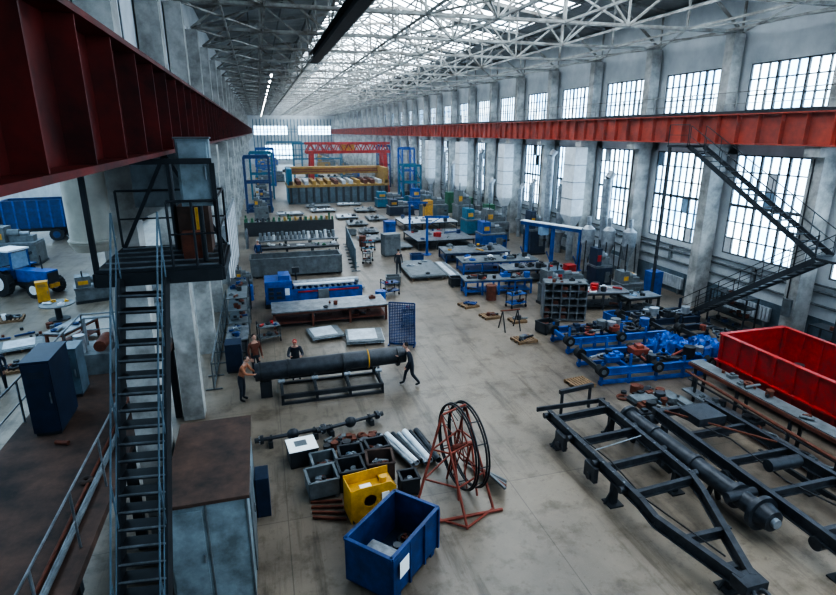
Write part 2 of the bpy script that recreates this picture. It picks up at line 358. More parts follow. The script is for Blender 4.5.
def machine(name,x,y,w,d,h,m,rz=0,acc='yellow'):
    b=B(name,(x,y,0),rz); b.box(-w/2,w/2,-d/2,d/2,0,.15,'dark'); b.box(-w/2+.05,w/2-.05,-d/2+.05,d/2-.05,.15,h*.55,m)
    b.box(-w/2,w/2-.1,-d/2,d/2,h*.55,h*.6,'steel'); b.box(-w*.45,-w*.15,-d*.35,d*.35,h*.6,h,m); b.box(-w*.1,w*.4,-d*.2,d*.2,h*.6,h*.75,'gray')
    b.cyl((-w*.15,0,h*.8),(w*.1,0,h*.8),h*.12,'gray'); b.cyl((w*.1,0,h*.8),(w*.3,0,h*.8),h*.06,'galv'); b.box(-w*.4,-w*.2,-d*.37,-d*.35,h*.7,h*.85,acc)
    b.cyl((-w*.3,-d*.2,h),(-w*.3,-d*.2,h*1.2),.04,'dark'); b.cyl((w*.35,-d*.5,h*.35),(w*.35,-d*.6,h*.35),.12,'dark'); b.box(w*.05,w*.3,-d/2-.02,-d/2+.05,h*.2,h*.45,'gray'); b.done()
# ---------------- PIPE ON STAND + people
b=B('large_steel_pipe_on_stand'); 
b.cyl((-.75,19.15,.98),(4.85,19.3,1.02),.33,'frame',28,hole=.08)
for x in (-.6,.4,2.4,4.5): b.cyl((x,19.155+.01*x,.985),(x+.07,19.16+.01*x,.985),.36,'dark',28)
b.torus((3.4,19.25,1.0),(1,0,0),.34,.03,'yellow',24,6)
for y in (18.3,20.0): b.bar((.1,y,.3),(3.8,y,.3),.1,.16,'dark'); b.bar((.1,y,.04),(3.8,y,.04),.12,.08,'dark')
for x in (.15,1.35,2.55,3.75):
    b.bar((x,18.3,.3),(x,20,.3),.1,.14,'dark'); b.bar((x,18.75,.35),(x,19,.75),.08,.06,'dark'); b.bar((x,19.7,.35),(x,19.4,.75),.08,.06,'dark')
    for y in (18.3,20): b.box(x-.05,x+.05,y-.05,y+.05,0,.3,'dark')
    b.cyl((x-.12,18.95,.62),(x+.12,18.95,.62),.08,'galv'); b.cyl((x-.12,19.45,.62),(x+.12,19.45,.62),.08,'galv')
b.box(-.6,-.2,19.0,19.4,0,.62,'dark'); b.done()
def worker(x,y,rz,jm='jacket',pm='pants',lean=0.,arms=None,legs=None,cap='blue',z=0):
    em=bpy.data.objects.new('worker',None); em.location=(x,y,z); em.rotation_euler=(0,0,rz); bpy.context.collection.objects.link(em)
    l=lean
    J={'pel':(0,0,.95),'sp':(0,-.25*l,1.15),'ch':(0,-.6*l,1.36-.1*l),'nk':(0,-.8*l,1.5-.15*l),'hd':(0,-.95*l-.01,1.58-.2*l)}
    rad={'pel':(.155,.115),'sp':(.145,.105),'ch':(.175,.115),'nk':(.06,.06),'hd':(.055,.055)}
    E=[('pel','sp'),('sp','ch'),('ch','nk'),('nk','hd')]
    arms=arms or {}
    legs=legs or {}
    sh=Vector((0,-.6*l,1.4-.1*l))
    for s,k in ((-1,'L'),(1,'R')):
        J['s'+k]=(s*.19,sh.y,sh.z); e,w=arms.get(k,((s*.25,sh.y+.03,1.13),(s*.24,sh.y-.1,.88))); J['e'+k]=e; J['w'+k]=w
        d=(Vector(w)-Vector(e)).normalized(); J['p'+k]=tuple(Vector(w)+d*.07)
        J['h'+k]=(s*.1,0,.88); kn,an=legs.get(k,((s*.11,-.03,.5),(s*.12,.02,.09))); J['k'+k]=kn; J['a'+k]=an; J['t'+k]=(an[0]*1.1,an[1]-.17,an[2]-.045)
        for n,r in (('s',.07),('e',.05),('w',.036),('p',.036),('h',.1),('k',.068),('a',.048),('t',.04)): rad[n+k]=(r,r)
        E+=[('ch','s'+k),('s'+k,'e'+k),('e'+k,'w'+k),('w'+k,'p'+k),('pel','h'+k),('h'+k,'k'+k),('k'+k,'a'+k),('a'+k,'t'+k)]
    ks=list(J); me=bpy.data.meshes.new('b'); me.from_pydata([J[k] for k in ks],[(ks.index(a),ks.index(c)) for a,c in E],[]); o=bpy.data.objects.new('tmp',me); bpy.context.collection.objects.link(o)
    md=o.modifiers.new('s','SKIN'); md.use_smooth_shade=True
    for i,k in enumerate(ks): me.skin_vertices[0].data[i].radius=rad[k]
    me.skin_vertices[0].data[0].use_root=True
    o.modifiers.new('ss','SUBSURF').levels=1
    dg=bpy.context.evaluated_depsgraph_get(); dg.update(); ev=bpy.data.meshes.new_from_object(o.evaluated_get(dg)); bpy.data.objects.remove(o)
    for m in (jm,pm,'skin','black'): ev.materials.append(M[m])
    for p in ev.polygons:
        c=p.center; best=min(ks,key=lambda k:(Vector(J[k])-c).length); p.material_index={'p':2,'k':1,'h':1,'a':1,'t':3,'n':2}.get(best[0],0)
        if best=='pel': p.material_index=1 if c.z<.93 else 0
        if best=='hd': p.material_index=2
        if c.z<.12: p.material_index=3
        p.use_smooth=True
    bo=bpy.data.objects.new('body',ev); bpy.context.collection.objects.link(bo); bo.parent=em
    h=Vector(J['hd'])+Vector((0,-.02,.1)); b=B('head')
    b.ball(h,(.078,.098,.118),'skin',16,12); b.ball(h+Vector((0,-.03,-.065)),(.052,.06,.05),'skin'); b.cyl(h+Vector((0,-.09,.02)),h+Vector((0,-.118,-.025)),.008,'skin',8,.018)
    for s in(-1,1): b.ball(h+Vector((s*.078,.01,-.005)),(.012,.022,.032),'skin',8,6); b.ball(h+Vector((s*.03,-.088,.012)),(.012,.008,.008),'hair',8,6)
    b.box(h.x-.022,h.x+.022,h.y-.094,h.y-.085,h.z-.058,h.z-.05,'rust')
    b.ball(h+Vector((0,.022,.035)),(.084,.092,.098),cap if cap else 'hair',16,12)
    if cap and cap!='hair': b.box(h.x-.06,h.x+.06,h.y-.15,h.y-.05,h.z+.05,h.z+.062,cap)
    q=b.done(); q.parent=em
    b=B('hands')
    for s,k in ((-1,'L'),(1,'R')):
        w=Vector(J['w'+k]); p=Vector(J['p'+k]); d=(p-w).normalized(); side=Vector((0,-1,0)) if abs(d.y)<.8 else Vector((1,0,0)); side=(side-d*side.dot(d)).normalized(); c=d.cross(side)*(-s)
        for i,ln in enumerate((.06,.072,.066,.05)):
            r=p+side*(.03-.02*i)-d*.005; a=r+d*ln*.55+c*.008; e=a+d*ln*.35+c*.03; b.cyl(r,a,.0095,'skin',6,.0088); b.cyl(a,e,.0088,'skin',6,.007)
        r=w+d*.03+side*.025; a=r+side*.03+d*.025; b.cyl(r,a,.012,'skin',6,.0105); b.cyl(a,a+d*.03+c*.01,.0105,'skin',6,.008)
    q=b.done(); q.parent=em
worker(-1.24,19.0,1.2,jm='orange',pm='jacket',lean=.25,arms={'L':((-.24,-.3,1.15),(-.12,-.5,1.1)),'R':((.24,-.3,1.15),(.12,-.5,1.1))},cap='hair')
worker(-.75,21.0,.4,jm='rust',cap='hair')
worker(.75,20.35,0,jm='jacket',lean=.25,arms={'L':((-.28,-.35,1.15),(-.2,-.6,1.2)),'R':((.28,-.35,1.15),(.2,-.6,1.2))},cap='bred')
worker(4.95,18.6,-1.7,jm='jacket',pm='pants',lean=.2,arms={'L':((-.24,-.2,1.15),(-.2,-.45,1.15))},legs={'L':((-.11,-.2,.52),(-.12,-.28,.1)),'R':((.11,.02,.5),(.12,.3,.12))},cap='hair')
worker(8.5,35.2,2.8,jm='pants',legs={'L':((-.1,-.15,.52),(-.1,-.2,.1)),'R':((.1,.02,.5),(.1,.25,.12))},cap='hair')
worker(-9.9,22.2,.5,jm='dblue',cap='hair')
worker(-.6,41.2,.5,jm='blue',cap='white')
# ---------------- saw machine
b=B('band_saw_machine',(2.4,30.6,0))
b.box(-2.7,2.7,-.7,.8,0,.25,'dark'); b.box(-2.65,-1.2,-.75,.9,.25,1.5,'bblue'); b.box(-2.5,-1.6,-.8,-.75,.5,1.2,'blue'); b.box(-1.9,-1.3,-.5,.6,1.5,1.75,'bblue')
b.box(-1.75,-1.35,-.77,-.74,.7,1.1,'white'); b.box(-1.2,2.7,-.6,-.5,.25,.95,'bblue'); b.box(-1.2,2.7,.6,.7,.25,.95,'bblue'); b.box(-1.2,2.7,-.5,.6,.25,.7,'blue')
for i in range(12): x=-1+i*.32; b.cyl((x,-.5,.92),(x,.6,.92),.08,'galv')
b.cyl((-1.1,.1,1.15),(2.6,.1,1.15),.14,'galv'); b.cyl((-1.1,-.25,1.12),(2.3,-.25,1.12),.09,'white'); b.box(.2,.8,-.8,-.6,.3,.9,'gray'); b.cyl((-.9,.75,.9),(-.9,.75,1.9),.05,'dark'); b.box(-1.1,-.7,.6,.9,1.6,1.9,'dark'); b.box(-.9,2.5,-.63,-.6,.75,.85,'bred')
for i in range(5): b.box(-2.45+.4*(i%2),-2.2+.4*(i%2),-.83,-.8,.55+.25*(i//2),.7+.25*(i//2),'dark')
b.done(.02)
workbench('steel_workbench',2.9,27.3,5.8,1.9,.85,'steel','rust',n=4,junk=5,jm=('dark','rust'))
sheets(2.4,24.9,1.5,1.5,3,'pale',.15); sheets(4.1,23.9,1.7,1.7,4,'pale',-.1)
sheets(5.1,33.0,1.2,1.4,2,'pale',0)
fence('blue_mesh_screen',(5.1,23.0),(6.15,22.5),2.0,'blue',.075,0,.034)
fence('mesh_fence',(5.9,37.0),(6.7,46.8),1.6,'bluegray',.15,0,.03)
b=B('grey_steel_container',(1.9,37.6,0)); b.bin(-3,3,-.9,.9,.1,1.3,'gray',.04,.08,'dark')
for i in range(9): b.box(-3+i*.73,-2.93+i*.73,-.96,-.9,.1,1.3,'gray')
for x in(-2.7,2.6): b.box(x,x+.12,-.8,.8,0,.1,'dark')
b.junk(-2.6,2.6,-.6,.6,.8,14,['green','dark','galv','white'],.6); b.done()
b=B('machined_parts_table',(2.6,46.8,0)); b.box(-3.3,3.3,-1,1,.7,.8,'steel')
for x in (-3.1,-1,1,3.1):
    for y in(-.9,.9): b.box(x-.06,x+.06,y-.06,y+.06,0,.7,'dark')
for i in range(18): x=-3+i*.35; b.cyl((x,-.6,.8),(x,-.6,1.2+.3*R.random()),.11,R.choice(['white','galv','gray'])); b.cyl((x,0,.8),(x,0,1.3),.12,'gray')
b.done()
b=B('green_parts_rack',(2.3,54.2,0)); b.box(-4.1,4.1,-1.4,1.4,.5,.6,'dark'); b.box(-4.1,4.1,-1.45,-1.4,0,1.3,'dark')
for i in range(16): x=-3.9+i*.5; b.cyl((x,-1.2,.95),(x,1.2,.95),.2,R.choice(['green','green','dark','galv']),10); b.box(x-.1,x+.1,-.3,.3,1.1,1.5,R.choice(['green','ochre','dark']))
for x in (-4,0,4):
    for y in(-1.3,1.3): b.box(x-.08,x+.08,y-.08,y+.08,0,1.6,'green')
b.done()
workbench('steel_workbench',2.5,43,6,1.6,.9,'dark','dark',n=4,junk=20,jm=('galv','green','white','dark'))
# ---------------- FOREGROUND cluster
b=B('paper_covered_crate',(.55,14.6,0),.12); b.bin(-.4,.4,-.35,.35,0,.5,'dark',.03); b.box(-.42,.42,-.38,.4,.53,.545,'paper'); b.box(-.2,.15,-.1,.2,.545,.552,'gray'); b.done()
def axle(x,y,L,rz):
    b=B('drive_shaft',(x,y,0),rz); b.cyl((-L/2,0,.25),(L/2,0,.25),.06,'frame'); b.ball((0,0,.25),(.2,.16,.18),'frame')
    for s in(-1,1):
        b.cyl((s*L/2,0,.25),(s*(L/2-.1),0,.25),.14,'frame',20); b.cyl((s*L/2,0,.25),(s*(L/2+.16),0,.25),.08,'dark'); b.cyl((s*(L/2-.3),0,.25),(s*(L/2-.36),0,.25),.1,'dark'); b.box(s*L*.35-.06,s*L*.35+.06,-.2,.2,0,.2,'dark')
        for i in range(6): a=i*1.047; b.cyl((s*(L/2),.1*math.cos(a),.25+.1*math.sin(a)),(s*(L/2+.04),.1*math.cos(a),.25+.1*math.sin(a)),.018,'galv',6)
    b.done()
axle(.35,15.75,2.0,.1); axle(2.2,16.0,2.0,.25)
b=B('machine_parts_heap'); b.junk(1.3,3.2,14.8,15.5,0,30,['dark','gray','frame','rust'],.45); b.done()
for (x,y,w,d,h,rz,m) in ((.95,12.95,.8,.75,.55,.1,'gray'),(1.75,13.1,.7,.7,.6,.05,'dark'),(1.1,13.85,.7,.7,.45,.1,'gray'),(1.9,14.05,.7,.6,.45,0,'dark'),(2.6,13.25,.75,.75,.6,-.1,'brown'),(2.7,14.15,.65,.6,.5,.1,'dark'),(3.2,12.35,.5,.5,.5,0,'dark')):
    b=B('metal_parts_bin',(x,y,0),rz); b.bin(-w/2,w/2,-d/2,d/2,.06,h,m,.025,.05,'black'); b.junk(-w*.22,w*.22,-d*.22,d*.22,h*.5,14,['gray','dark','rust','galv','bluegray'],.22)
    for s in(-1,1): b.box(s*w*.4-.04,s*w*.4+.04,-d/2,d/2,0,.06,m)
    b.done(.008)
b=B('yellow_machine_guard',(2.05,11.8,0),.15)
def plate_hole(b,x0,x1,z0,z1,y,t,cx,cz,r,m,n=20):
    vs=[];fs=[]
    for yy in(y,y+t):
        for i in range(n):
            a=6.2832*i/n; c,s_=math.cos(a),math.sin(a); k=min((x1-cx)/c if c>1e-6 else 9e9,(x0-cx)/c if c<-1e-6 else 9e9,(z1-cz)/s_ if s_>1e-6 else 9e9,(z0-cz)/s_ if s_<-1e-6 else 9e9)
            vs.append((cx+r*c,yy,cz+r*s_)); vs.append((cx+k*c,yy,cz+k*s_))
    N=2*n
    for i in range(n):
        j=(i+1)%n; fs+=[(2*i,2*i+1,2*j+1,2*j),(N+2*i,N+2*j,N+2*j+1,N+2*i+1),(2*i,2*j,N+2*j,N+2*i),(2*i+1,N+2*i+1,N+2*j+1,2*j+1)]
    b.add(vs,fs,m)
plate_hole(b,-.6,.6,0,.95,-.3,.03,-.1,.55,.16,'yellow'); b.box(-.6,-.57,-.3,.35,0,.95,'yellow'); b.box(.57,.6,-.3,.35,0,.8,'yellow'); b.box(-.6,.6,.32,.35,0,1.0,'yellow'); b.box(-.55,.55,-.25,.3,.7,.73,'yellow')
b.box(-.25,.05,-.15,.15,.735,.745,'paper'); b.box(.2,.4,-.33,-.305,.5,.7,'paper'); b.cyl((.35,0,.73),(.35,0,.95),.1,'yellow'); b.box(.3,.6,-.3,.3,.75,.8,'yellow'); b.done(.01)
b=B('blue_steel_bin',(2.2,9.85,0),.75)
b.bin(-.95,.95,-.6,.6,.1,1.15,'blue',.03,.06,'dblue'); 
for s in(-.7,.7): b.box(s-.08,s+.08,-.6,.6,0,.1,'blue')
for x in (-.93,-.3,.3,.9): b.box(x-.03,x+.03,-.65,-.6,.1,1.15,'blue')
b.box(-.95,-.3,-.64,-.61,.9,1.12,'blue'); b.box(-.75,-.4,-.67,-.655,.55,.95,'paper'); b.junk(-.6,.6,-.35,.35,.3,22,['ochre','dark','gray','dark','rust'],.4); b.cyl((-.4,.2,.13),(-.4,.2,.6),.14,'ochre'); b.box(-.85,-.35,-.5,.3,.8,.84,'steel'); b.done(.01)
b=B('rusty_a_frame_rack')
ap=[(4.0,12.0,2.35),(4.7,12.2,2.45)]
b.tube([(3.1,11.4,0),ap[0],(4.2,10.5,0)],.035,'redox'); b.tube([(4.6,12.9,0),ap[1],(5.1,11.0,0)],.035,'redox'); b.cyl(ap[0],ap[1],.03,'redox'); 
for t in (.35,.65): 
    p=Vector((3.1,11.4,0)).lerp(Vector(ap[0]),t);q=Vector((4.2,10.5,0)).lerp(Vector(ap[0]),t);r=Vector((5.1,11.0,0)).lerp(Vector(ap[1]),t);s2=Vector((4.6,12.9,0)).lerp(Vector(ap[1]),t); b.tube([p,q,r,s2,p],.025,'redox')
b.tube([(3.1,11.4,.05),(4.2,10.5,.05),(5.1,11.0,.05)],.03,'redox'); b.cyl((3.2,10.9,.05),(5.3,10.9,.05),.04,'redox')
for i in range(5): b.cyl((4.0+.14*i,12.0+.04*i,2.38),(4.05+.14*i,11.7,2.3),.012,'dark',6)
b.done()
# big cable reel wheel with hoops
b=B('cable_reel_wheel')
C0=Vector((4.45,12.1,1.3)); ax=Vector((1,.12,0)).normalized(); e1=Vector((-.12,1,0)).normalized(); e2=Vector((0,0,1))
for i,(dx,rr) in enumerate(((0,1.12),(.06,1.14),(.3,1.12),(.36,1.14))): b.torus(C0+ax*dx,ax,rr,.026,'black',44,8)
for i in range(8): a=i*math.pi/4+.2; b.cyl(C0+ax*.18,C0+ax*.03+(e1*math.cos(a)+e2*math.sin(a))*1.1,.016,'redox',6)
for i in range(12): a=i*math.pi/6; v=(e1*math.cos(a)+e2*math.sin(a))*1.12; b.cyl(C0+v,C0+v+ax*.36,.014,'dark',6)
b.cyl(C0-ax*.1,C0+ax*.5,.07,'redox'); b.torus(C0+ax*.15,ax,.4,.025,'redox',24,6)
for dx in(-.08,.46): b.cyl(C0+ax*dx,C0+ax*dx+Vector((0,.5,-1.3)),.03,'redox'); b.cyl(C0+ax*dx,C0+ax*dx+Vector((0,-.5,-1.3)),.03,'redox')
b.done()
b=B('pipe_bundle'); 
for i in range(3): b.bar((3.1+i*.2,14.9-i*.8,.06),(4.3+.1*i,15.1-i*.7,.06),.1,.12,'wood')
for i,(m,r) in enumerate((('galv',.07),('white',.09),('dark',.08),('galv',.06),('white',.1),('dark',.07),('frame',.09))):
    b.cyl((3.0+i*.19,15.0,.12+r),(3.55+i*.13,13.2+.05*(i%3),.12+r),r,m,12,hole=.15)
b.done()
b=B('scrap_steel_profiles'); 
for i in range(7): b.bar((5.05+.05*i,13.2-.2*i,.1+.05*i),(5.85-.05*i,11.9-.1*i,.1+.04*i),.06,.06,R.choice(['dark','gray','rust']))
for i in range(4): b.bar((.6,11.9+.2*i,.05),(1.4,11.6+.25*i,.05),.06,.06,'rust')
b.done()
# ---------------- CHASSIS
b=B('truck_chassis_frame')
z=.75
Lp=[(8.2,13.9,z),(8.2,9.4,z),(8.25,8.9,z-.15),(8.75,6.9,z-.2)]; Rp=[(10.2,14.2,z),(10.1,9.9,z),(10.05,9.4,z-.15),(9.0,6.9,z-.2)]
for P in (Lp,Rp):
    for a,c in zip(P,P[1:]): b.ibeam(a,c,.15,.28,'frame')
for y in (13.6,12.2,10.9,9.7): b.ibeam((8.2,y,z-.03),(10.15,y+.15,z-.03),.12,.2,'frame'); b.cyl((8.25,y+.25,z),(8.0,y+.25,z),.09,'frame'); b.cyl((10.15,y+.35,z),(10.4,y+.35,z),.09,'frame')
b.ibeam((8.5,8.2,z-.18),(9.7,8.2,z-.18),.12,.2,'frame'); b.box(8.6,9.15,6.65,7.05,z-.33,z-.05,'frame'); b.torus((8.88,6.55,z-.2),(0,0,1),.14,.05,'frame',20,8)
for x,y in ((8.2,13.2),(10.15,13.4),(8.2,10.4),(10.1,10.4),(8.9,7.3)): 
    b.box(x-.08,x+.08,y-.08,y+.08,0,z-.13,'dark'); b.box(x-.2,x+.2,y-.2,y+.2,0,.04,'dark'); b.bar((x-.25,y,.03),(x,y,z-.2),.05,.05,'dark')
for x,y in ((8.02,12.8),(8.02,11.2),(10.33,12.8),(10.3,11.4)): b.box(x-.06,x+.06,y-.25,y+.25,z-.5,z-.05,'frame'); b.cyl((x-.1,y,z-.4),(x+.1,y,z-.4),.1,'frame')
for x in (8.2,10.15):
    for i in range(9): b.cyl((x-.05,13.6-i*.45,z+.13),(x-.05,13.6-i*.45,z+.18),.03,'steel',6)
b.bar((8.3,11.5,z+.15),(10.0,11.8,z+.15),.03,.03,'galv'); b.tube([(8.3,13.5,z+.05),(8.45,11,z+.1),(8.4,9.5,z),(8.9,7.5,z-.1)],.02,'black')
b.box(8.0,10.5,14.3,14.36,z-.1,z+.05,'frame')
b.bar((9.2,15.0,z+.1),(10.6,15.2,z+.1),.12,.14,'frame'); b.bar((9.3,15.0,0),(9.3,15.0,z+.1),.08,.08,'frame'); b.bar((10.5,15.2,0),(10.5,15.2,z+.1),.08,.08,'frame'); b.done(.008)
b=B('drive_shaft_tube'); b.cyl((10.75,13.4,.62),(10.85,8.6,.62),.24,'frame',24); 
for y,r in ((13.4,.33),(12.2,.28),(10.6,.28),(9.2,.34),(8.5,.44)): b.cyl((10.75+(13.4-y)*.02,y,.62),(10.75+(13.4-y)*.02,y-.12,.62),r,'frame',24)
b.cyl((10.85,8.5,.62),(10.86,8.1,.62),.36,'frame',24,.26); b.cyl((10.86,8.1,.62),(10.86,8.0,.62),.12,'galv'); 
for y in (12.8,9.8): b.bar((10.55,y,0),(10.7,y,.45),.1,.1,'dark'); b.bar((11.0,y,0),(10.85,y,.45),.1,.1,'dark')
b.box(10.5,11.1,11.1,11.5,.0,.42,'dark'); b.cyl((10.35,9.0,.75),(11.2,9.0,.75),.12,'frame'); b.done(.008)
b=B('truck_chassis_frame')
for x0,x1 in ((11.5,11.3),(13.5,13.7)): b.ibeam((x0,13.2,z),(x1,5.5,z),.15,.3,'frame')
for y in (13,11.6,10.2,8.8,7.4,6.2): b.ibeam((11.45,y,z),(13.55,y,z),.12,.2,'frame')
for y in (12.5,9.4,6.8):
    for x in (11.42,13.58): b.box(x-.08,x+.08,y-.08,y+.08,0,z-.14,'dark'); b.box(x-.2,x+.2,y-.2,y+.2,0,.04,'dark'); b.cyl((x-.15,y+.6,z-.25),(x+.15,y+.6,z-.25),.16,'frame',18)
for s in (11.7,13.3):
    for i in range(5): b.bar((s,10.8-i*.12,z-.25-i*.03),(s,8.2+i*.12,z-.25-i*.03),.09,.025,'dark')
b.bar((11.6,12.8,z+.2),(13.4,10.4,z+.2),.05,.05,'rust'); b.tube([(11.8,13,z+.1),(12.4,11,z+.12),(12.2,9,z+.1),(12.9,6.5,z+.1)],.025,'black'); b.box(12,13,11.8,12.6,z+.1,z+.35,'frame'); b.cyl((12.1,9.5,z+.25),(13.1,9.5,z+.25),.16,'frame',18); b.done(.008)
b=B('long_steel_assembly_bench'); b.box(14.75,15.3,9,15.4,1.12,1.2,'gray'); b.box(14.85,15.2,9,15.4,.98,1.12,'dark'); b.box(14.7,14.78,9,15.4,1.05,1.16,'rust')
for y in (9.3,11.2,13.2,15.1):
    for x in(14.8,15.25): b.bar((x,y,0),(x,y,1.1),.08,.08,'dark')
b.cyl((14.8,9,.5),(14.8,15.4,.5),.04,'dark'); b.cyl((14.3,9,.85),(14.5,15.2,.9),.05,'rust'); b.box(14.2,14.7,9,15,.28,.34,'steel')
for y in (9.4,14.6): b.bar((14.4,y,0),(14.4,y,.9),.07,.07,'dark')
b.junk(14.9,15.2,9.5,15,1.2,12,['dark','gray','rust'],.35); b.junk(14.3,14.6,9.5,14.6,.34,12,['dark','gray','rust'],.5); b.done()
b=B('red_truck_body'); b.bin(16.2,19.2,8.5,15.6,.35,2.05,'bred',.05,.12,'bred')
for i in range(10): y=8.7+i*.75; b.box(16.12,16.2,y-.06,y+.06,.35,2.05,'bred'); b.box(19.1,19.15,y-.06,y+.06,.35,2.05,'bred')
for y in (9,12,15): b.box(16.4,19,y-.1,y+.1,0,.35,'dark')
b.box(16.05,16.25,8.5,15.6,1.0,1.08,'bred'); b.box(16.6,18,9.5,12,.4,1.2,'lblue'); b.box(17.2,18.8,12.3,14,.4,.9,'bluegray'); b.junk(16.6,18.8,9,15,.9,14,['bred','dark','lblue','dark'],.8); b.done(.01)
b=B('scrap_plate_pile'); 
for (x,y,w,d,m) in ((13.5,15.0,.9,.7,'bluegray'),(13.8,14.5,.5,.8,'gray'),(12.6,15.1,1.0,.6,'dark')):
    b.box(x-w/2,x+w/2,y-d/2,y+d/2,0,.1,m); b.box(x-w/2+.1,x+w/2-.05,y-d/2,y+d/2-.1,.1,.2,'gray')
b.junk(12.0,13.6,13.9,15.8,0,30,['dark','gray','frame','rust'],.6); b.done()
# ---------------- blue trailer frames
def blueframe(x,y,w,d,rz=0,m='blue'):
    b=B('blue_trailer_frame',(x,y,0),rz)
    for yy in(-d/2,d/2): b.ibeam((-w/2,yy,.55),(w/2,yy,.55),.14,.26,m); b.bar((-w/2,yy,.12),(w/2,yy,.12),.1,.14,m)
    n=int(w/1.1)
    for i in range(n+1):
        xx=-w/2+.1+(w-.2)*i/n; b.bar((xx,-d/2,.55),(xx,d/2,.55),.1,.2,R.choice([m,'dark']))
        for yy in(-d/2,d/2): b.box(xx-.05,xx+.05,yy-.05,yy+.05,0,.5,m); b.box(xx-.04,xx+.04,yy-.04,yy+.04,.6,.6+R.choice([.15,.35,.6]),m)
        if i%2==0: b.cyl((xx,-d/2-.15,.6),(xx,-d/2+.15,.6),.22,'rubber',18); b.cyl((xx,d/2-.15,.6),(xx,d/2+.15,.6),.22,'rubber',18); b.cyl((xx,-d/2-.18,.6),(xx,-d/2-.15,.6),.1,'gray')
        else: b.torus((xx,0,.85),(0,1,0),.3,.06,'black',18,8,0,3.3)
    b.junk(-w/2+.4,w/2-.4,-d/2+.3,d/2-.3,.68,int(w*6),['dark','frame','gray','bblue','black','dblue','frame','redox','galv'],.7); b.done()
blueframe(14.9,17.3,6.0,1.8,-.08,'bblue'); blueframe(14.9,20.4,5.2,1.5,-.05,'bblue'); blueframe(19.0,18.6,1.8,2.6,0,'dblue'); blueframe(18.4,21.6,3.6,1.4,-.05,'dblue')
def tarp(x,y,w,d,h):
    b=B('blue_tarpaulin',(x,y,.75)); n=16;vs=[];fs=[]
    for i in range(n):
        for j in range(n):
            u=i/(n-1);v=j/(n-1); e=min(u,1-u,v,1-v)*5; vs.append(((u-.5)*w+R.uniform(-.07,.07),(v-.5)*d+R.uniform(-.07,.07),h*min(1,e)*R.uniform(.35,1)-(.35 if e==0 else 0)))
    for i in range(n-1):
        for j in range(n-1): fs.append((i*n+j,(i+1)*n+j,(i+1)*n+j+1,i*n+j+1))
    b.add(vs,fs,'tarp'); b.done()
tarp(16.0,18.1,1.3,.9,.45); tarp(17.2,17.4,1.6,1.2,.4)
pallet(11.2,16.9,.9,.8,.1); pallet(11.2,21.7,1.0,.8,.1,['dark','gray','blue'],6)
pallet(11.0,25.3,.9,.8,.1,['dark','rust'],5); pallet(12.1,24.3,.8,.7,0,['gray','dark'],5)
pallet(10.6,27.4,.9,.9,.2,['blue','dark'],5)
b=B('steel_trestle',(11.2,23.3,0)); 
for s in(-.4,.4): b.tube([(s,-.4,0),(s,0,1.0),(s,.4,0)],.03,'dark')
b.cyl((-.5,0,1),(.5,0,1),.04,'rust'); b.done()
b=B('pigeonhole_storage_rack',(14.5,24.0,0),-.35); w,d,h=2.1,.9,2.0
b.box(-w/2,w/2,d/2-.03,d/2,.1,h,'gray')
for i in range(6): x=-w/2+w*i/5; b.box(x-.025,x+.025,-d/2,d/2,.1,h,'steel')
for i in range(6): z2=.1+(h-.1)*i/5; b.box(-w/2,w/2,-d/2,d/2,z2-.025,z2+.025,'steel')
b.box(-w/2,w/2,-d/2,d/2,h,h+.04,'gray')
for i in range(5):
    for j in range(5):
        if R.random()<.6: b.box(-w/2+w*(i+.2)/5,-w/2+w*(i+.75)/5,-.3,.2,.13+(h-.1)*j/5,.13+(h-.1)*j/5+.18,R.choice(['dark','gray','rust']))
for s in(-1,1):
    for t in(-1,1): b.cyl((s*(w/2-.1)-.03,t*.35,.06),(s*(w/2-.1)+.03,t*.35,.06),.06,'rubber')
b.junk(-.7,.7,-.3,.3,h+.04,6,['dark','gray','rust'],.3); b.done()
workbench('steel_workbench',17.5,25.4,3.0,1.5,1.0,'steel','dark',-.2,n=3,junk=18,jm=('bred','white','dark','gray'),jz=.7)
machine('lathe_machine',17.0,28.0,2.4,1.1,1.6,'bluegray',-.1,'bred'); machine('drilling_machine',20.0,26.3,1.5,1.1,1.7,'gray',0)
machine('drilling_machine',15.2,26.6,1.2,1.0,2.0,'gray',.1,'bred'); machine('press_machine',19.6,28.6,1.2,1.1,2.6,'dblue',0,'bred')
workbench('steel_workbench',19.2,24.2,2.0,1.1,.9,'steel','dark',0,n=2,junk=8,jm=('white','dark','gray','lblue'))
workbench('conveyor_table',13.2,29.6,4.2,1.3,.95,'gray','bblue',-.12,n=5,junk=18,jm=('dark','black','bblue','gray','redox'),jz=.6)
workbench('conveyor_table',16.6,31.6,4.2,1.6,.95,'steel','dark',-.1,n=4,junk=18,jm=('dark','black','gray','galv','bred'),jz=.6)
workbench('conveyor_table',15.4,34.6,5.4,2.0,.9,'gray','bblue',-.1,n=5,junk=20,jm=('dark','black','gray','bblue','white'),jz=.6)
workbench('conveyor_table',15.2,38.5,5.0,2.6,.8,'steel','blue',-.1,n=4,junk=14,jm=('dark','gray','galv','yellow'),jz=.7)
workbench('cutting_table',14.4,45.0,5,5,.8,'steel','dark',0,n=4,junk=16,jz=.7,jm=('dark','gray','galv','blue','bred'))
workbench('cutting_table',15.8,53.5,5.5,4,.8,'pale','dark',0,n=4,junk=10,shelf=False,jz=.6)
sheets(10.2,35.6,2.4,4.6,6,'gray',-.05,.15); sheets(11.95,35.2,.8,4.2,4,'pale',-.05,.12)
